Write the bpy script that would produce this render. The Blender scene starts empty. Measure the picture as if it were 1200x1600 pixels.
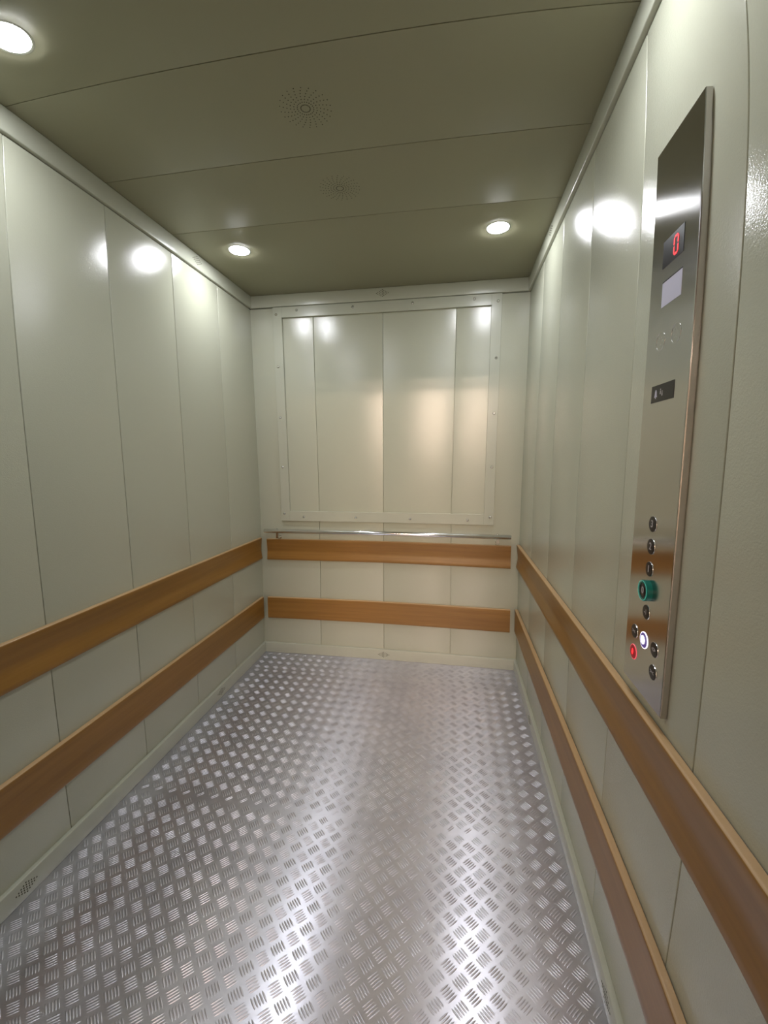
import bpy, math, random
from mathutils import Vector, Matrix

# ------------------------------------------------------------------ camera
scn = bpy.context.scene
COL = scn.collection
CAM_POS = (0.45453, -2.72894, 1.38481)
YAW, PITCH, ROLL = -0.1639, -0.12825, -0.00344
A1, A2, A3, A4 = 1.58984, -0.47394, -0.39047, 0.29863     # lens: angle as a polynomial of image radius / 1000 px
cam_data = bpy.data.cameras.new('camera')
cam_data.type = 'PANO'
cam_data.sensor_fit = 'AUTO'
cam_data.sensor_width = 16.0
cam_data.sensor_height = 16.0
cam_data.clip_start = 0.01
U = 0.1                                                   # one sensor millimetre is 100 px
for holder in (getattr(cam_data, 'cycles', None), cam_data):
    if holder is not None and hasattr(holder, 'fisheye_polynomial_k0'):
        holder.panorama_type = 'FISHEYE_LENS_POLYNOMIAL'
        holder.fisheye_fov = math.radians(179)
        holder.fisheye_polynomial_k0 = 0.0
        holder.fisheye_polynomial_k1 = -A1 * U
        holder.fisheye_polynomial_k2 = -A2 * U ** 2
        holder.fisheye_polynomial_k3 = -A3 * U ** 3
        holder.fisheye_polynomial_k4 = -A4 * U ** 4
        break
cam = bpy.data.objects.new('camera', cam_data)
COL.objects.link(cam)
fwd = Vector((math.sin(YAW) * math.cos(PITCH), math.cos(YAW) * math.cos(PITCH), math.sin(PITCH)))
right = Vector((math.cos(YAW), -math.sin(YAW), 0.0))
up = right.cross(fwd)
r2 = right * math.cos(ROLL) + up * math.sin(ROLL)
u2 = -right * math.sin(ROLL) + up * math.cos(ROLL)
m = Matrix((r2, u2, -fwd)).transposed().to_4x4()
m.translation = Vector(CAM_POS)
cam.matrix_world = m
scn.camera = cam

# ------------------------------------------------------------------ colour, exposure, world
scn.view_settings.view_transform = 'Standard'
scn.view_settings.look = 'None'
scn.view_settings.gamma = 1.0
scn.view_settings.use_curve_mapping = False
scn.view_settings.exposure = 0.0
LAMP_STRENGTH = 238.0          # emission of the four downlights
LOBBY_STRENGTH = 165.0          # emission of the warm landing lamp
world = bpy.data.worlds.new('world')
scn.world = world
world.use_nodes = True
world.node_tree.nodes['Background'].inputs[0].default_value = (0.0, 0.0, 0.0, 1)
world.node_tree.nodes['Background'].inputs[1].default_value = 0.0
scn.cycles.use_adaptive_sampling = False
scn.cycles.max_bounces = 14
scn.cycles.diffuse_bounces = 8
scn.cycles.glossy_bounces = 6
scn.cycles.sample_clamp_indirect = 12.0
scn.cycles.caustics_reflective = True
scn.cycles.blur_glossy = 0.3

# ------------------------------------------------------------------ dimensions of the car (metres)
HW = 0.875          # half width
DEPTH = 2.37        # back wall at y = 0, door line at y = -DEPTH
HT = 2.4187
ZC = 2.343          # lower edge of the cove trim
TC = 0.0142
HB, TB = 0.0731, 0.0155
PW = 0.3955         # side and ceiling panel pitch
BX = 0.452          # back wall panel pitch

# ------------------------------------------------------------------ materials
def new_mat(name):
    mt = bpy.data.materials.new(name)
    mt.use_nodes = True
    nt = mt.node_tree
    b = nt.nodes['Principled BSDF']
    return mt, nt, b

def paint(name, col, rough=0.24, fine=0.12, spec=0.5, scale=420.0):
    mt, nt, b = new_mat(name)
    b.inputs['Base Color'].default_value = (*col, 1)
    b.inputs['Roughness'].default_value = rough
    b.inputs['Specular IOR Level'].default_value = spec
    geo = nt.nodes.new('ShaderNodeNewGeometry')
    n1 = nt.nodes.new('ShaderNodeTexNoise'); n1.inputs['Scale'].default_value = scale; n1.inputs['Detail'].default_value = 3
    n2 = nt.nodes.new('ShaderNodeTexNoise'); n2.inputs['Scale'].default_value = 3.0; n2.inputs['Detail'].default_value = 1
    nt.links.new(geo.outputs['Position'], n1.inputs['Vector'])
    nt.links.new(geo.outputs['Position'], n2.inputs['Vector'])
    b1 = nt.nodes.new('ShaderNodeBump'); b1.inputs['Strength'].default_value = fine; b1.inputs['Distance'].default_value = 0.0008
    b2 = nt.nodes.new('ShaderNodeBump'); b2.inputs['Strength'].default_value = 0.25; b2.inputs['Distance'].default_value = 0.004
    nt.links.new(n1.outputs['Fac'], b1.inputs['Height'])
    nt.links.new(n2.outputs['Fac'], b2.inputs['Height'])
    nt.links.new(b2.outputs['Normal'], b1.inputs['Normal'])
    nt.links.new(b1.outputs['Normal'], b.inputs['Normal'])
    return mt

def plain(name, col, rough=0.4, metal=0.0, spec=0.5):
    mt, nt, b = new_mat(name)
    b.inputs['Base Color'].default_value = (*col, 1)
    b.inputs['Roughness'].default_value = rough
    b.inputs['Metallic'].default_value = metal
    b.inputs['Specular IOR Level'].default_value = spec
    return mt

def emit(name, col, strength):
    mt, nt, b = new_mat(name)
    b.inputs['Base Color'].default_value = (0.02, 0.02, 0.02, 1)
    b.inputs['Emission Color'].default_value = (*col, 1)
    b.inputs['Emission Strength'].default_value = strength
    return mt

def wood(name, axis, dark=(0.21, 0.10, 0.018, 1), light=(0.33, 0.165, 0.035, 1)):
    mt, nt, b = new_mat(name)
    geo = nt.nodes.new('ShaderNodeNewGeometry')
    mp = nt.nodes.new('ShaderNodeMapping')
    sc = [60.0, 60.0, 60.0]; sc[axis] = 2.2
    mp.inputs['Scale'].default_value = sc
    nt.links.new(geo.outputs['Position'], mp.inputs['Vector'])
    n = nt.nodes.new('ShaderNodeTexNoise'); n.inputs['Scale'].default_value = 1.0; n.inputs['Detail'].default_value = 5; n.inputs['Roughness'].default_value = 0.6
    nt.links.new(mp.outputs['Vector'], n.inputs['Vector'])
    mp2 = nt.nodes.new('ShaderNodeMapping')
    sc2 = [14.0, 14.0, 14.0]; sc2[axis] = 1.1
    mp2.inputs['Scale'].default_value = sc2
    nt.links.new(geo.outputs['Position'], mp2.inputs['Vector'])
    n2 = nt.nodes.new('ShaderNodeTexNoise'); n2.inputs['Scale'].default_value = 1.0; n2.inputs['Detail'].default_value = 2
    nt.links.new(mp2.outputs['Vector'], n2.inputs['Vector'])
    mix = nt.nodes.new('ShaderNodeMix'); mix.data_type = 'FLOAT'; mix.inputs[0].default_value = 0.5
    nt.links.new(n.outputs['Fac'], mix.inputs[2]); nt.links.new(n2.outputs['Fac'], mix.inputs[3])
    cr = nt.nodes.new('ShaderNodeValToRGB')
    cr.color_ramp.elements[0].position = 0.3; cr.color_ramp.elements[0].color = dark
    cr.color_ramp.elements[1].position = 0.72; cr.color_ramp.elements[1].color = light
    nt.links.new(mix.outputs[0], cr.inputs['Fac'])
    nt.links.new(cr.outputs['Color'], b.inputs['Base Color'])
    b.inputs['Roughness'].default_value = 0.38
    bp = nt.nodes.new('ShaderNodeBump'); bp.inputs['Strength'].default_value = 0.1; bp.inputs['Distance'].default_value = 0.0006
    nt.links.new(n.outputs['Fac'], bp.inputs['Height']); nt.links.new(bp.outputs['Normal'], b.inputs['Normal'])
    return mt

def checker_metal():
    mt, nt, b = new_mat('aluminium_tread')
    geo = nt.nodes.new('ShaderNodeNewGeometry')
    b.inputs['Metallic'].default_value = 0.82
    n = nt.nodes.new('ShaderNodeTexNoise'); n.inputs['Scale'].default_value = 5.0; n.inputs['Detail'].default_value = 6; n.inputs['Roughness'].default_value = 0.65
    nt.links.new(geo.outputs['Position'], n.inputs['Vector'])
    cr = nt.nodes.new('ShaderNodeValToRGB')
    cr.color_ramp.elements[0].position = 0.3; cr.color_ramp.elements[0].color = (0.55, 0.55, 0.61, 1)
    cr.color_ramp.elements[1].position = 0.7; cr.color_ramp.elements[1].color = (0.74, 0.74, 0.82, 1)
    nt.links.new(n.outputs['Fac'], cr.inputs['Fac'])
    nt.links.new(cr.outputs['Color'], b.inputs['Base Color'])
    mr = nt.nodes.new('ShaderNodeMapRange')
    mr.inputs['From Min'].default_value = 0.3; mr.inputs['From Max'].default_value = 0.7
    mr.inputs['To Min'].default_value = 0.37; mr.inputs['To Max'].default_value = 0.29
    nt.links.new(n.outputs['Fac'], mr.inputs['Value'])
    nt.links.new(mr.outputs['Result'], b.inputs['Roughness'])
    n1 = nt.nodes.new('ShaderNodeTexNoise'); n1.inputs['Scale'].default_value = 90.0; n1.inputs['Detail'].default_value = 4
    nt.links.new(geo.outputs['Position'], n1.inputs['Vector'])
    bp = nt.nodes.new('ShaderNodeBump'); bp.inputs['Strength'].default_value = 0.05; bp.inputs['Distance'].default_value = 0.0008
    b.inputs['Anisotropic'].default_value = 0.9
    tv = nt.nodes.new('ShaderNodeCombineXYZ'); tv.inputs[1].default_value = 1.0
    nt.links.new(tv.outputs[0], b.inputs['Tangent'])
    nt.links.new(n1.outputs['Fac'], bp.inputs['Height']); nt.links.new(bp.outputs['Normal'], b.inputs['Normal'])
    return mt

def brushed(name, col=(0.52, 0.51, 0.50), rough=0.24, aniso=0.85):
    mt, nt, b = new_mat(name)
    b.inputs['Base Color'].default_value = (*col, 1)
    b.inputs['Metallic'].default_value = 1.0
    b.inputs['Roughness'].default_value = rough
    b.inputs['Anisotropic'].default_value = aniso
    b.inputs['Anisotropic Rotation'].default_value = 0.0
    tv = nt.nodes.new('ShaderNodeCombineXYZ'); tv.inputs[1].default_value = 1.0
    nt.links.new(tv.outputs[0], b.inputs['Tangent'])
    return mt

M_WALL = paint('pebble_grey_paint', (0.455, 0.463, 0.366), rough=0.20, fine=0.55, spec=0.8, scale=300.0)
M_CEIL = paint('ceiling_paint', (0.27, 0.262, 0.170), rough=0.5, fine=0.08)
M_TRIM = paint('trim_paint', (0.45, 0.46, 0.375), rough=0.24, fine=0.15)
M_WOODX = wood('oak_along_x', 0)
M_WOODY = wood('oak_along_y', 1)
M_LIPX = wood('oak_lit_lip_along_x', 0, (0.42, 0.265, 0.125, 1), (0.53, 0.345, 0.175, 1))  # oak brightened to stand in for lamplight falling on the rail tops
M_LIPY = wood('oak_lit_lip_along_y', 1, (0.42, 0.265, 0.125, 1), (0.53, 0.345, 0.175, 1))
M_FLOOR = checker_metal()
M_STEEL = brushed('brushed_steel', rough=0.16)
M_FLANGE = plain('steel_flange', (0.55, 0.52, 0.50), 0.22, 1.0)
M_CHROME = plain('chrome', (0.85, 0.85, 0.85), 0.13, 1.0)
M_SCREW = plain('screw_steel', (0.75, 0.75, 0.73), 0.2, 1.0)
M_DARK = plain('dark_hole', (0.012, 0.012, 0.010), 0.8, 0, 0.1)
M_HOLE = plain('perforation', (0.06, 0.055, 0.035), 0.8, 0, 0.1)
M_BLACK = plain('black_plastic', (0.008, 0.006, 0.008), 0.3, 0.0, 0.3)
M_LENS = emit('downlight_lens', (0.93, 0.95, 1.0), LAMP_STRENGTH)
M_RED = emit('red_led', (1.0, 0.02, 0.03), 1.6)
M_REDDIM = emit('red_glow', (0.8, 0.0, 0.02), 0.25)
M_REDRING = emit('red_ring', (1.0, 0.12, 0.15), 0.9)
M_WHITE = emit('white_led', (0.9, 0.85, 1.0), 2.5)
M_VIOLET = emit('violet_glow', (0.25, 0.15, 0.6), 0.35)
M_TEAL = emit('teal_glow', (0.0, 0.30, 0.22), 0.08)
M_TEAL.node_tree.nodes['Principled BSDF'].inputs['Base Color'].default_value = (0.01, 0.09, 0.07, 1)
M_TEAL.node_tree.nodes['Principled BSDF'].inputs['Roughness'].default_value = 0.12
M_TEALHI = emit('teal_edge', (0.1, 0.8, 0.6), 0.5)
M_MARK = plain('grey_marking', (0.42, 0.40, 0.42), 0.5)
M_WINDOW = plain('lavender_window', (0.56, 0.55, 0.68), 0.3)
M_JOINT = plain('joint_shadow', (0.05, 0.05, 0.04), 0.9, 0, 0.1)
M_LFLOOR = plain('landing_floor_paint', (0.12, 0.11, 0.10), 0.5)
M_LWALL = plain('landing_plaster', (0.30, 0.27, 0.23), 0.8)
M_LLAMP = emit('warm_landing_lamp', (1.0, 0.76, 0.58), LOBBY_STRENGTH)

# ------------------------------------------------------------------ mesh helpers
class MB:
    def __init__(s): s.v = []; s.f = []; s.mi = []
    def add(s, vs, fs, mi=0):
        o = len(s.v); s.v += [tuple(x) for x in vs]
        for f in fs: s.f.append(tuple(o + i for i in f)); s.mi.append(mi)
    def box(s, a, b, mi=0):
        (x0, y0, z0), (x1, y1, z1) = a, b
        x0, x1 = min(x0, x1), max(x0, x1); y0, y1 = min(y0, y1), max(y0, y1); z0, z1 = min(z0, z1), max(z0, z1)
        s.add([(x0,y0,z0),(x1,y0,z0),(x1,y1,z0),(x0,y1,z0),(x0,y0,z1),(x1,y0,z1),(x1,y1,z1),(x0,y1,z1)],
              [(0,3,2,1),(4,5,6,7),(0,1,5,4),(1,2,6,5),(2,3,7,6),(3,0,4,7)], mi)
    def lathe(s, prof, origin, axis, seg=24, mi=0, cap=True):
        """prof: (radius, height along axis) pairs"""
        ax = Vector(axis).normalized()
        t = Vector((0, 0, 1)) if abs(ax.z) < 0.9 else Vector((1, 0, 0))
        e1 = ax.cross(t).normalized(); e2 = ax.cross(e1)
        o = Vector(origin); vs = []; fs = []
        for r, h in prof:
            for k in range(seg):
                a = 2 * math.pi * k / seg
                vs.append(o + ax * h + (e1 * math.cos(a) + e2 * math.sin(a)) * r)
        for i in range(len(prof) - 1):
            for k in range(seg):
                k2 = (k + 1) % seg
                fs.append((i*seg+k, i*seg+k2, (i+1)*seg+k2, (i+1)*seg+k))
        if cap:
            fs.append(tuple(range(seg))[::-1]); fs.append(tuple((len(prof)-1)*seg + k for k in range(seg)))
        s.add(vs, fs, mi)
    def prism(s, prof, to3d, a, b, mi=0, cap=True):
        """closed 2D profile swept from a to b; to3d(u, v, w) -> point"""
        n = len(prof)
        vs = [to3d(u, v, a) for u, v in prof] + [to3d(u, v, b) for u, v in prof]
        fs = [(i, (i+1) % n, n + (i+1) % n, n + i) for i in range(n)]
        if cap: fs += [tuple(range(n))[::-1], tuple(range(n, 2*n))]
        s.add(vs, fs, mi)
    def build(s, name, mat, parent=None, smooth=False):
        me = bpy.data.meshes.new(name)
        me.from_pydata(s.v, [], s.f)
        mats = mat if isinstance(mat, (list, tuple)) else [mat]
        for x in mats: me.materials.append(x)
        if len(mats) > 1:
            me.polygons.foreach_set('material_index', s.mi)
        me.update()
        import bmesh
        bm = bmesh.new(); bm.from_mesh(me); bmesh.ops.recalc_face_normals(bm, faces=bm.faces); bm.to_mesh(me); bm.free()
        if smooth:
            me.polygons.foreach_set('use_smooth', [True] * len(me.polygons))
            try: me.set_sharp_from_angle(angle=math.radians(40))
            except Exception: pass
        ob = bpy.data.objects.new(name, me)
        COL.objects.link(ob)
        if parent is not None: ob.parent = parent
        return ob

def structure(o): o['kind'] = 'structure'; return o
def tag(o, label, cat, group=None):
    o['label'] = label; o['category'] = cat
    if group: o['group'] = group
    return o
def empty(name, loc=(0, 0, 0)):
    o = bpy.data.objects.new(name, None); o.empty_display_size = 0.05
    COL.objects.link(o); o.location = loc
    return o
def put(child, root):
    """parent a mesh that was built in world coordinates to an Empty that stands elsewhere"""
    child.parent = root
    child.matrix_parent_inverse = Matrix.Translation(-Vector(root.location))
    return child

# ------------------------------------------------------------------ setting: walls of folded panels
GAP, RAD, BACK = 0.0011, 0.0022, 0.010
def panel_profile(cuts, RAD=RAD, GAP=GAP):
    """2D profile (along, depth) of panels with rounded edges; depth 0 is the face, negative goes into the wall"""
    pts = []
    for a, b in zip(cuts[:-1], cuts[1:]):
        p = [(a + GAP, -BACK)]
        for k in range(5):
            t = math.pi / 2 * k / 4
            p.append((a + GAP + RAD * (1 - math.cos(t)), -RAD + RAD * math.sin(t)))
        for k in range(5):
            t = math.pi / 2 * (1 - k / 4)
            p.append((b - GAP - RAD * (1 - math.cos(t)), -RAD + RAD * math.sin(t)))
        p.append((b - GAP, -BACK))
        pts += p
    # close behind
    pts.append((cuts[-1], -BACK)); pts.append((cuts[-1], -0.03)); pts.append((cuts[0], -0.03)); pts.append((cuts[0], -BACK))
    return pts

side_cuts = [-DEPTH] + [-PW * k for k in range(5, 0, -1)] + [0.008]
for sgn, nm in ((-1, 'wall_left'), (1, 'wall_right')):
    mb = MB()
    mb.prism(panel_profile(side_cuts), lambda u, v, w, s=sgn: (s * (HW - v), u, w), 0.0, ZC - 0.003)
    structure(mb.build(nm, M_WALL, smooth=True))
mb = MB()
mb.prism(panel_profile([-HW - 0.008, -BX, 0.0, BX, HW + 0.008]), lambda u, v, w: (u, -v, w), 0.0, ZC - 0.003)
structure(mb.build('wall_back', M_WALL, smooth=True))

# ceiling strips: the rearmost strip is a double one
mb = MB()
mb.prism(panel_profile([-DEPTH, -PW * 5, -PW * 4, -PW * 3, -PW * 2, 0.0], 0.0007, 0.0013), lambda u, v, w: (w, u, HT - v), -HW, HW)
structure(mb.build('ceiling', M_CEIL, smooth=True))

# front wall with the door opening behind the camera
OX0, OX1, OZ = -0.20, 0.80, 2.08
mb = MB()
mb.box((-HW - 0.03, -DEPTH - 0.06, 0), (OX0, -DEPTH, HT))
mb.box((OX1, -DEPTH - 0.06, 0), (HW + 0.03, -DEPTH, HT))
mb.box((OX0, -DEPTH - 0.06, OZ), (OX1, -DEPTH, HT))
structure(mb.build('wall_front', M_WALL))

# floor plate with five-bar tread
fl = MB()
fl.box((-HW, -DEPTH, -0.02), (HW, 0.0, 0.0))
P = 0.0641
def bar(cx, cy, dx, dy, ln, wd, h):
    """a low lens-shaped rib"""
    nx, ny = -dy, dx
    N = 6
    vs = []; fs = []
    for i in range(N + 1):
        t = -1 + 2 * i / N
        w = wd * 0.5 * math.sqrt(max(0.0, 1 - t * t)) ** 0.8
        hh = h * max(0.0, 1 - t * t) ** 0.6
        px, py = cx + dx * ln * 0.5 * t, cy + dy * ln * 0.5 * t
        if i in (0, N):
            vs.append((px, py, 0.0))
        else:
            for a in (-1.0, -0.6, 0.0, 0.6, 1.0):
                vs.append((px + nx * w * a, py + ny * w * a, hh * (1 - a * a) ** 0.7 if abs(a) < 1 else 0.0))
    # indices
    def idx(i, j):
        if i == 0: return 0
        if i == N: return 1 + (N - 1) * 5
        return 1 + (i - 1) * 5 + j
    for i in range(N):
        for j in range(4):
            q = [idx(i, j), idx(i + 1, j), idx(i + 1, j + 1), idx(i, j + 1)]
            q = list(dict.fromkeys(q))
            if len(q) >= 3: fs.append(tuple(q))
    fl.add(vs, fs)
S = math.sqrt(0.5)
sheets = [(-0.243, 0.0, -0.729, -0.0580), (-1.296, -0.243, -0.650, -0.294), (-2.37, -1.296, 0.690, -1.318)]
for y0, y1, ax, ay in sheets:
    for kind in (0, 1):
        ox, oy = (ax, ay) if kind == 0 else (ax + P / 2, ay + P / 2)
        dx, dy = (S, -S) if kind == 0 else (S, S)
        nx, ny = -dy, dx
        i0 = int(math.floor((-HW - ox) / P)) - 1; i1 = int(math.ceil((HW - ox) / P)) + 1
        j0 = int(math.floor((y0 - oy) / P)) - 1; j1 = int(math.ceil((y1 - oy) / P)) + 1
        for i in range(i0, i1 + 1):
            for j in range(j0, j1 + 1):
                tx, ty = ox + i * P, oy + j * P
                for k in range(-2, 3):
                    bx_, by_ = tx + nx * k * 0.0077, ty + ny * k * 0.0077
                    ln = 0.0345
                    ex, ey = abs(dx) * ln / 2, abs(dy) * ln / 2
                    if by_ - ey < y0 + 0.001 or by_ + ey > y1 - 0.001: continue
                    if bx_ - ex < -HW + TB or bx_ + ex > HW - TB or by_ + ey > -TB: continue
                    bar(bx_, by_, dx, dy, ln, 0.0052, 0.0015)
floor_ob = fl.build('floor', M_FLOOR, smooth=False)
me = floor_ob.data
sm = [False] * len(me.polygons)
for i in range(6, len(sm)): sm[i] = True
me.polygons.foreach_set('use_smooth', sm)
structure(floor_ob)
# cove trims and baseboards: folded strips with rounded outer edge
def strip_profile(h, t, r=0.004, back=0.0):
    """(out, up): flat on the wall at out = 0, h tall, t thick"""
    p = [(-back, 0), (t - r, 0)]
    for k in range(1, 5):
        a = math.pi / 2 * k / 4
        p.append((t - r + r * math.sin(a), r - r * math.cos(a)))
    p2 = [(t, h - r)]
    for k in range(1, 5):
        a = math.pi / 2 * k / 4
        p2.append((t - r + r * math.cos(a), h - r + r * math.sin(a)))
    return p + p2 + [(-back, h)]
def strips(prefix, z0, h, t, vents_side, zvent, hv, first):
    prof = strip_profile(h, t, back=0.03 if prefix == 'trim' else 0.0)
    for nm, f, a, b, kind in (
        ('left', lambda u, v, w: (-HW + u, w, z0 + v), -DEPTH, -t, 'L'),
        ('right', lambda u, v, w: (HW - u, w, z0 + v), -DEPTH, -t, 'R'),
        ('back', lambda u, v, w: (w, -u, z0 + v), -HW, HW, 'B')):
        mb = MB(); mb.prism(prof, f, a, b)
        name = ('baseboard_' + nm) if prefix == 'baseboard' else 'trim_%d' % (first + 'LRB'.index(kind))
        ob = structure(mb.build(name, M_TRIM, smooth=True))
        # diamond of perforations in the face
        pv = MB()
        centres = [0.0] if kind == 'B' else vents_side
        for c in centres:
            cols = 9
            for q in range(-4, 5):
                n = 5 - abs(q)
                for k in range(n):
                    dz = (k - (n - 1) / 2) * hv
                    s_ = q * 0.0092
                    if kind == 'B': o = (c + s_, -t - 0.0001, zvent + dz); axn = (0, -1, 0)
                    elif kind == 'L': o = (-HW + t + 0.0001, c + s_, zvent + dz); axn = (1, 0, 0)
                    else: o = (HW - t - 0.0001, c + s_, zvent + dz); axn = (-1, 0, 0)
                    pv.lathe([(0.0026, -0.0005), (0.0026, 0.0002)], o, axn, 10)
        pv.build('vent_holes', M_HOLE, ob)
strips('baseboard', 0.0, HB, TB, [-0.599, -1.778], 0.037, 0.0085, 0)
strips('trim', ZC + 0.001, HT - ZC - 0.001, TC, [-0.599, -1.778], 2.385, 0.0095, 1)

# door threshold and landing behind the camera
mb = MB(); mb.box((-1.2, -DEPTH - 0.20, -0.02), (1.2, -DEPTH, -0.001)); structure(mb.build('trim_4', M_STEEL))
LY, LZ = -10.5, 2.6             # a long landing corridor with warm ceiling lamps
mb = MB(); mb.box((-1.6, LY, -0.04), (2.2, -DEPTH - 0.20, -0.001)); structure(mb.build('floor_landing', M_LFLOOR))
mb = MB(); mb.box((-1.6, LY - 0.1, -0.04), (2.2, LY, LZ)); structure(mb.build('wall_landing_far', M_LWALL))
mb = MB(); mb.box((-1.7, LY, -0.04), (-1.6, -DEPTH - 0.20, LZ)); structure(mb.build('wall_landing_left', M_LWALL))
mb = MB(); mb.box((2.2, LY, -0.04), (2.3, -DEPTH - 0.20, LZ)); structure(mb.build('wall_landing_right', M_LWALL))
mb = MB(); mb.box((-1.6, LY, LZ), (2.2, -DEPTH - 0.20, LZ + 0.1)); structure(mb.build('ceiling_landing', M_LWALL))
mb = MB()
mb.box((-1.6, -DEPTH - 0.20, -0.04), (OX0, -DEPTH - 0.06, LZ)); mb.box((OX1, -DEPTH - 0.20, -0.04), (2.2, -DEPTH - 0.06, LZ))
mb.box((OX0, -DEPTH - 0.20, OZ), (OX1, -DEPTH - 0.06, LZ))
structure(mb.build('wall_landing_near', M_LWALL))
for ly, what in ((-7.0, 'nearer the lift door'), (-8.8, 'farther from the lift door')):
    ll = empty('ceiling_lamp', (0.70, ly, LZ))
    tag(ll, 'warm oblong ceiling lamp of the landing behind the camera, ' + what, 'lamp', 'ceiling lamps of the landing')
    mb = MB(); mb.box((-0.13, ly - 0.18, LZ - 0.012), (1.53, ly + 0.18, LZ)); put(mb.build('lamp_frame', M_LWALL), ll)
    mb = MB(); mb.box((-0.10, ly - 0.15, LZ - 0.06), (1.50, ly + 0.15, LZ - 0.012)); put(mb.build('diffuser', M_LLAMP), ll)

# ------------------------------------------------------------------ downlights
def downlight(x, y, label):
    root = empty('downlight', (x, y, HT))
    tag(root, label, 'light', 'round downlights in the ceiling')
    mb = MB(); mb.lathe([(0.0480, 0.0), (0.056, 0.0), (0.056, 0.0014), (0.053, 0.0022), (0.0495, 0.0022), (0.0480, 0.0014)], (0, 0, 0), (0, 0, -1), 48, cap=False)
    r_ = mb.build('trim_ring', M_SCREW, root, smooth=True)
    mb = MB(); mb.lathe([(0.0475, 0.0), (0.0475, 0.0024), (0.044, 0.0036), (0.030, 0.0044), (0.006, 0.0047)], (0, 0, 0), (0, 0, -1), 48)
    mb.build('lens', M_LENS, root, smooth=True)
downlight(-0.632, -0.592, 'lit round downlight in the left rear corner of the ceiling')
downlight(0.632, -0.592, 'lit round downlight in the right rear corner of the ceiling')
downlight(-0.632, -1.773, 'lit round downlight near the door on the left, cut by the picture edge')
downlight(0.632, -1.773, 'lit round downlight near the door above the control panel, out of view')

# ------------------------------------------------------------------ speaker perforations in the ceiling
def grille(x, y, label):
    mb = MB()
    for a in range(22):
        for k in range(7):
            r = 0.014 + 0.0103 * k
            t = 2 * math.pi * a / 22 + 0.05 * k
            mb.lathe([(0.0017, -0.0004), (0.0017, 0.0003)], (r * math.cos(t), r * math.sin(t), 0), (0, 0, -1), 8)
    o = mb.build('speaker_grille', M_HOLE)
    o.location = (x, y, HT)
    tag(o, label, 'speaker grille', 'round perforated speaker grilles in the ceiling')
grille(-0.001, -1.384, 'larger looking round perforated speaker grille in the ceiling strip nearer the door')
grille(-0.002, -0.990, 'fainter round perforated speaker grille in the ceiling strip nearer the rear wall')

# ------------------------------------------------------------------ wooden buffer rails
def rail_profile(h, concave):
    """(out, up) from the wall; a bullnosed top lip, a face that hollows in and comes out again low down"""
    g, t, r = 0.001, 0.021, 0.006
    p = [(g, 0.0), (t - 0.006, 0.0), (t - 0.002, 0.002), (t, 0.006)]
    N = 10
    for k in range(1, N):
        u = k / N
        z = 0.006 + (h - 0.006 - r) * u
        if concave:
            d = 0.0095 * (1 - abs(u - 0.42) / (0.42 if u < 0.42 else 0.58)) ** 1.0
        else:
            d = 0.001 * math.sin(math.pi * u)
        p.append((t - d, z))
    for k in range(0, 6):
        a = math.pi / 2 * k / 5
        p.append((t - r + r * math.cos(a), h - r + r * math.sin(a)))
    p.append((g + 0.002, h)); p.append((g, h - 0.002))
    return p
def rail(side, z0, z1, a, b, concave, label):
    base = {'L': (-HW, (a + b) / 2, z0), 'R': (HW, (a + b) / 2, z0), 'B': ((a + b) / 2, 0, z0)}[side]
    prof = rail_profile(z1 - z0, concave)
    f = {'L': lambda u, v, w: (-HW + u, w, z0 + v), 'R': lambda u, v, w: (HW - u, w, z0 + v), 'B': lambda u, v, w: (w, -u, z0 + v)}[side]
    mb = MB(); mb.prism(prof, f, a, b)
    n = len(prof)
    for q in range(n):                       # lamplight on the rounded top lip is painted as paler wood
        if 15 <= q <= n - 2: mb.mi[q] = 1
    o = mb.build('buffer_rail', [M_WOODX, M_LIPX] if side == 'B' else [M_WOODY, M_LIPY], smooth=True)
    tag(o, label, 'buffer rail', 'wooden buffer rails along the lift walls')
    # shift the origin to the rail itself
    c = Vector(base)
    o.data.transform(Matrix.Translation(-c)); o.location = c
    # small wood plugs over the fixings
    return o
rail('L', 0.686, 0.838, -DEPTH, -0.035, True, 'upper wooden buffer rail along the left lift wall')
rail('L', 0.258, 0.414, -DEPTH, -0.035, False, 'lower wooden buffer rail along the left lift wall')
rail('R', 0.690, 0.841, -DEPTH, -0.035, True, 'upper wooden buffer rail on the right wall, under the control panel')
rail('R', 0.272, 0.420, -DEPTH, -0.035, False, 'lower wooden buffer rail on the right wall, close to the floor')
rail('B', 0.678, 0.827, -0.827, 0.824, True, 'upper wooden buffer rail on the rear wall, just below the chrome handrail')
rail('B', 0.255, 0.408, -0.833, 0.829, False, 'lower wooden buffer rail on the rear wall near the floor')

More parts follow.
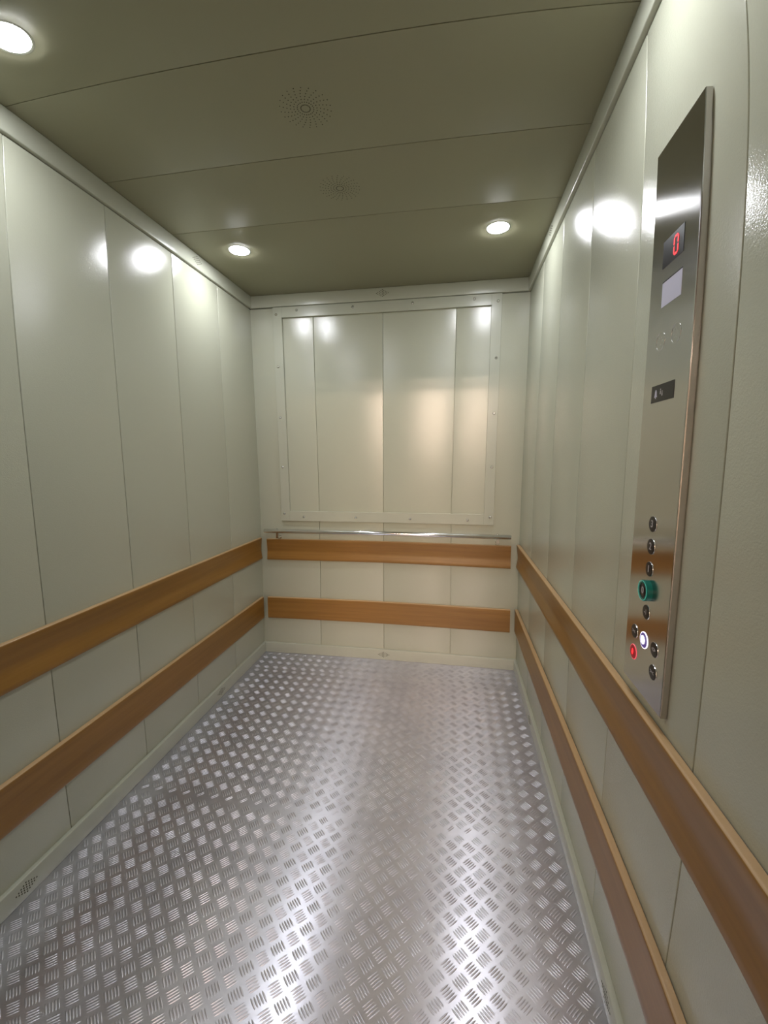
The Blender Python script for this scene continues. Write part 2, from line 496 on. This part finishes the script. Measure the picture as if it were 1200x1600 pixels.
# ------------------------------------------------------------------ chrome handrail
HZ, HY, HR = 0.889, -0.050, 0.0145
hr = empty('handrail', (0.0, 0.0, HZ))
tag(hr, 'polished chrome handrail tube fixed across the rear wall above the wooden rail', 'handrail')
mb = MB(); mb.lathe([(HR - 0.002, -0.828), (HR, -0.825), (HR, 0.815), (HR - 0.002, 0.818)], (0, HY, HZ), (1, 0, 0), 28); put(mb.build('tube', M_CHROME, smooth=True), hr)
for bx in (-0.735, 0.738):
    mb = MB()
    mb.box((bx - 0.009, HY - 0.004, 0.845), (bx + 0.009, HY + 0.003, HZ - HR + 0.002))
    mb.box((bx - 0.009, HY - 0.004, 0.840), (bx + 0.009, -0.002, 0.846))
    mb.box((bx - 0.009, -0.003, 0.8285), (bx + 0.009, 0.0, 0.850))
    b_ = put(mb.build('bracket', M_SCREW), hr)
    mb = MB(); mb.lathe([(0.0055, 0.0), (0.0055, 0.003), (0.004, 0.0055), (0.001, 0.0065)], (bx, HY, HZ + HR - 0.001), (0, 0, 1), 14)
    s_ = mb.build('screw', M_SCREW, b_, smooth=True)
    s_.matrix_parent_inverse = b_.matrix_parent_inverse.copy()
    s_.matrix_parent_inverse = Matrix.Identity(4)

# ------------------------------------------------------------------ screwed frame on the rear wall
fr = empty('wall_frame', (0.0, 0.0, 0.955))
tag(fr, 'flat painted metal frame screwed to the rear wall above the handrail', 'frame')
FX, FXI, FZ0, FZ1, FI0, FI1, FT = 0.715, 0.655, 0.957, 2.3395, 1.026, 2.276, 0.018
def flat(a, b):
    """a flat bar with tiny chamfers on the room side"""
    mb = MB(); (x0, z0), (x1, z1) = a, b; c = 0.0012
    v = [(x0, 0, z0), (x1, 0, z0), (x1, 0, z1), (x0, 0, z1),
         (x0, -FT + c, z0), (x1, -FT + c, z0), (x1, -FT + c, z1), (x0, -FT + c, z1),
         (x0 + c, -FT, z0 + c), (x1 - c, -FT, z0 + c), (x1 - c, -FT, z1 - c), (x0 + c, -FT, z1 - c)]
    f = [(0, 1, 2, 3), (8, 9, 10, 11)]
    for o in (0, 4):
        for k in range(4): f.append((o + k, o + (k + 1) % 4, o + 4 + (k + 1) % 4, o + 4 + k))
    mb.add(v, f); return mb
put(flat((-FX, FZ0), (-FXI, FZ1)).build('stile', M_TRIM), fr)
put(flat((FXI, FZ0), (FX, FZ1)).build('stile', M_TRIM), fr)
put(flat((-FXI, FI1), (FXI, FZ1)).build('rail', M_TRIM), fr)
put(flat((-FXI, FZ0), (FXI, FI0)).build('rail', M_TRIM), fr)
scr = [(x, 2.315) for x in (-0.554, -0.187, 0.187, 0.554)] + [(x, 0.987) for x in (-0.556, -0.190, 0.184, 0.553)]
for x in (-0.692, 0.692):
    scr += [(x, z) for z in (2.295, 1.975, 1.653, 1.326, 1.007)]
for x, z in scr:
    mb = MB(); mb.lathe([(0.0090, 0.0), (0.0086, 0.0024), (0.0066, 0.0052), (0.0034, 0.0066), (0.0030, 0.0050), (0.0005, 0.0050)], (x, -FT, z), (0, -1, 0), 16)
    put(mb.build('screw', M_SCREW, smooth=True), fr)

# ------------------------------------------------------------------ control panel on the right wall
XF = HW - 0.014                 # front face of the panel
Y0, Y1, Z0, Z1 = -1.878, -1.692, 0.874, 2.001
cp = empty('control_panel', (HW, (Y0 + Y1) / 2, Z0))
tag(cp, 'tall brushed steel lift control panel on the right wall with floor buttons', 'control panel')
mb = MB(); c = 0.0022
prof = [(Y0, 0), (Y0, 0.014 - c), (Y0 + c * 0.3, 0.014 - c * 0.3), (Y0 + c, 0.014), (Y1 - c, 0.014), (Y1 - c * 0.3, 0.014 - c * 0.3), (Y1, 0.014 - c), (Y1, 0)]
v = []; zz = [Z0, Z0, Z1, Z1]
def ring(ins, out):
    return [(HW - out, Y0 + ins, Z0 + ins), (HW - out, Y1 - ins, Z0 + ins), (HW - out, Y1 - ins, Z1 - ins), (HW - out, Y0 + ins, Z1 - ins)]
v = ring(0.002, 0.0) + ring(0.002, 0.0012) + ring(0, 0.0012) + ring(0, 0.014 - c) + ring(c * 0.3, 0.014 - c * 0.3) + ring(c, 0.014)
f = [(0, 1, 2, 3), (20, 21, 22, 23)]
for o in range(0, 20, 4):
    for k in range(4): f.append((o + k, o + (k + 1) % 4, o + 4 + (k + 1) % 4, o + 4 + k))
mb.add(v, f)
for q in range(len(mb.f)):
    if 2 <= q < 14: mb.mi[q] = 1            # folded side flanges: the grain runs the other way
put(mb.build('faceplate', [M_STEEL, M_FLANGE]), cp)

def quad(mb, y0, y1, z0, z1, out0=0.0, out1=0.0006, mi=0, shear=0.0):
    mb.box((XF - out0, y0, z0), (XF - out1, y1, z1), mi)
def txt(body, size, y, z, out, mat, parent, name='numeral', bold=0.0002):
    """lettering that reads from inside the car, facing -x"""
    cu = bpy.data.curves.new(name, 'FONT'); cu.body = body; cu.size = size
    cu.align_x = 'CENTER'; cu.align_y = 'CENTER'; cu.offset = bold; cu.extrude = 0.0002
    tmp = bpy.data.objects.new(name, cu); COL.objects.link(tmp)
    bpy.context.view_layer.update()
    dg = bpy.context.evaluated_depsgraph_get()
    me = bpy.data.meshes.new_from_object(tmp.evaluated_get(dg))
    bpy.data.objects.remove(tmp)
    # text x -> -y, text y -> z, text z -> -x
    R = Matrix(((0, 0, -1, XF - out), (-1, 0, 0, y), (0, 1, 0, z), (0, 0, 0, 1)))
    me.transform(R); me.materials.clear(); me.materials.append(mat); me.name = name
    o = bpy.data.objects.new(name, me); COL.objects.link(o)
    if parent is not None: o.parent = parent
    return o

# floor display with a seven segment figure
mb = MB(); quad(mb, -1.826, -1.744, 1.757, 1.808, -0.001, 0.0006)
dsp = put(mb.build('display', M_BLACK), cp); dsp['label'] = 'black floor display with red figure'
mb = MB()
def seg(y0, z0, y1, z1, w=0.0021):
    d = Vector((y1 - y0, z1 - z0)).normalized(); n = Vector((-d.y, d.x)) * w
    pts = [Vector((y0, z0)), Vector((y0, z0)) + d * w + n, Vector((y1, z1)) - d * w + n, Vector((y1, z1)), Vector((y1, z1)) - d * w - n, Vector((y0, z0)) + d * w - n]
    mb.prism([(p.x, p.y) for p in pts], lambda a, b, w_: (XF - w_, a, b), 0.0006, 0.0010)
ya, yb, zl, zm, zh = -1.7895, -1.8045, 1.766, 1.782, 1.798
g = 0.0006
seg(ya, zl + g, ya, zm - g); seg(ya, zm + g, ya, zh - g); seg(yb, zl + g, yb, zm - g); seg(yb, zm + g, yb, zh - g)
seg(ya - g, zh, yb + g, zh); seg(ya - g, zl, yb + g, zl)
mb.build('figure', M_RED, dsp)
# pale window with a shadow gap above it
mb = MB(); quad(mb, -1.827, -1.749, 1.681, 1.7275, -0.001, 0.0004); wn = put(mb.build('indicator_window', M_WINDOW), cp); wn['label'] = 'pale lavender blank window'
mb = MB(); quad(mb, -1.827, -1.749, 1.7275, 1.730, -0.001, 0.0003); mb.build('window_gap', M_BLACK, wn)
# two faint speaker roundels
for cy in (-1.756, -1.818):
    mb = MB()
    mb.lathe([(0.0185, 0.0), (0.0185, 0.0005), (0.0178, 0.0005), (0.0178, 0.0)], (XF, cy, 1.615), (-1, 0, 0), 32, cap=False)
    for k in range(6):
        a = 2 * math.pi * k / 6
        mb.lathe([(0.0012, -0.0003), (0.0012, 0.0003)], (XF, cy + 0.008 * math.cos(a), 1.615 + 0.008 * math.sin(a)), (-1, 0, 0), 8)
    put(mb.build('speaker_roundel', M_SCREW), cp)
# black pictogram window
mb = MB(); quad(mb, -1.8275, -1.7335, 1.4945, 1.5285, -0.001, 0.0006); pic = put(mb.build('pictogram_window', M_BLACK), cp); pic['label'] = 'black pictogram window with white alarm bell'
mb = MB()
def poly(pts, a=0.0006, b=0.0009): mb.prism(pts, lambda p, q, w_: (XF - w_, p, q), a, b)
bellc = (-1.7535, 1.512)
bell = [(-0.0065, -0.007), (-0.0045, -0.0035), (-0.0035, 0.003), (-0.0015, 0.0075), (0.0015, 0.0075), (0.0035, 0.003), (0.0045, -0.0035), (0.0065, -0.007)]
poly([(bellc[0] + a, bellc[1] + b) for a, b in bell])
mb.lathe([(0.0018, 0.0006), (0.0018, 0.0009)], (XF, bellc[0], bellc[1] - 0.0085), (-1, 0, 0), 10)
mb.build('bell_pictogram', M_WINDOW, pic)
mb = MB()
def person(cy, cz, s=1.0):
    mb.lathe([(0.0019 * s, 0.0006), (0.0019 * s, 0.0009)], (XF, cy, cz + 0.0065 * s), (-1, 0, 0), 10)
    poly([(cy - 0.0028 * s, cz - 0.005 * s), (cy - 0.002 * s, cz + 0.0035 * s), (cy + 0.002 * s, cz + 0.0035 * s), (cy + 0.0028 * s, cz - 0.005 * s)])
person(-1.7735, 1.513, 0.8); person(-1.781, 1.509, 0.75)
mb.build('people_pictogram', M_MARK, pic)

# push buttons
def button(y, z, mark, kind='plain', size=0.0125, r=0.0155):
    out = 0.0
    if kind == 'lobby':
        # raised translucent collar round the exit floor button
        mb = MB(); mb.lathe([(0.0225, 0.0), (0.0225, 0.010), (0.0205, 0.0115), (0.0165, 0.0115), (0.0160, 0.0095)], (XF, y, z), (-1, 0, 0), 36, cap=False)
        root = put(mb.build('button', M_TEAL, smooth=True), cp); root['label'] = 'raised button with a glowing green collar, marked 0'
        mb = MB(); mb.lathe([(0.0166, 0.0), (0.0166, 0.0098), (0.015, 0.0108)], (XF, y, z), (-1, 0, 0), 32)
        mb.build('button_face', M_BLACK, root, smooth=True)
        mb = MB(); mb.lathe([(0.0208, 0.0112), (0.0208, 0.0118), (0.0200, 0.0118), (0.0200, 0.0112)], (XF, y, z), (-1, 0, 0), 36, cap=False)
        mb.build('collar_edge', M_TEALHI, root)
        txt(mark, size * 1.15, y, z, 0.0110, M_MARK, root)
        return
    faces = {'plain': M_BLACK, 'dark': M_BLACK, 'red': M_REDDIM, 'white': M_VIOLET}
    mb = MB(); mb.lathe([(r, 0.0), (r, 0.0008), (r * 0.95, 0.0016), (r * 0.6, 0.0019), (r * 0.1, 0.0020)], (XF, y, z), (-1, 0, 0), 32)
    root = put(mb.build('button', faces[kind], smooth=True), cp)
    root['label'] = {'plain': 'round black floor button marked %s' % mark, 'dark': 'small round black button', 'red': 'round button glowing red', 'white': 'round button lit white'}[kind]
    bz = 1.10 if kind in ('red', 'white') else 1.03
    mb = MB()
    mb.lathe([(r, 0.0), (r, 0.0010), (r * (bz - 0.02), 0.0010), (r * bz, 0.0)], (XF, y, z), (-1, 0, 0), 32, cap=False)
    mb.build('bezel', {'red': M_REDRING, 'white': M_WHITE}.get(kind, M_SCREW), root, smooth=True)
    if kind == 'red':
        mb = MB()
        mb.prism([(y + 0.004, z - 0.001), (y + 0.0025, z + 0.006), (y - 0.001, z + 0.0085), (y - 0.004, z + 0.006), (y - 0.0045, z - 0.001), (y - 0.002, z - 0.006), (y + 0.002, z - 0.006)], lambda a, b, w_: (XF - w_, a, b), 0.0026, 0.0030)
        mb.build('bell_pictogram', M_RED, root)
    elif kind == 'white':
        mb = MB(); mb.lathe([(0.0095, 0.0026), (0.0095, 0.0030)], (XF, y, z + 0.001), (-1, 0, 0), 24); mb.build('lit_pictogram', M_WHITE, root)
    elif mark:
        txt(mark, size, y, z, 0.0023, M_MARK, root)
button(-1.785, 1.246, '3', size=0.021, r=0.0165)
button(-1.785, 1.199, '2', size=0.021, r=0.0165)
button(-1.785, 1.151, '1', size=0.021)
button(-1.786, 1.105, '0', kind='lobby', size=0.018)
button(-1.786, 1.058, '-1', size=0.015)
button(-1.738, 0.996, '><', kind='dark', size=0.013)
button(-1.785, 0.995, '', kind='white', r=0.0165)
button(-1.739, 0.948, '', kind='red')
button(-1.834, 0.996, '<>', kind='dark', size=0.014)
button(-1.835, 0.948, '><', kind='dark', size=0.014)
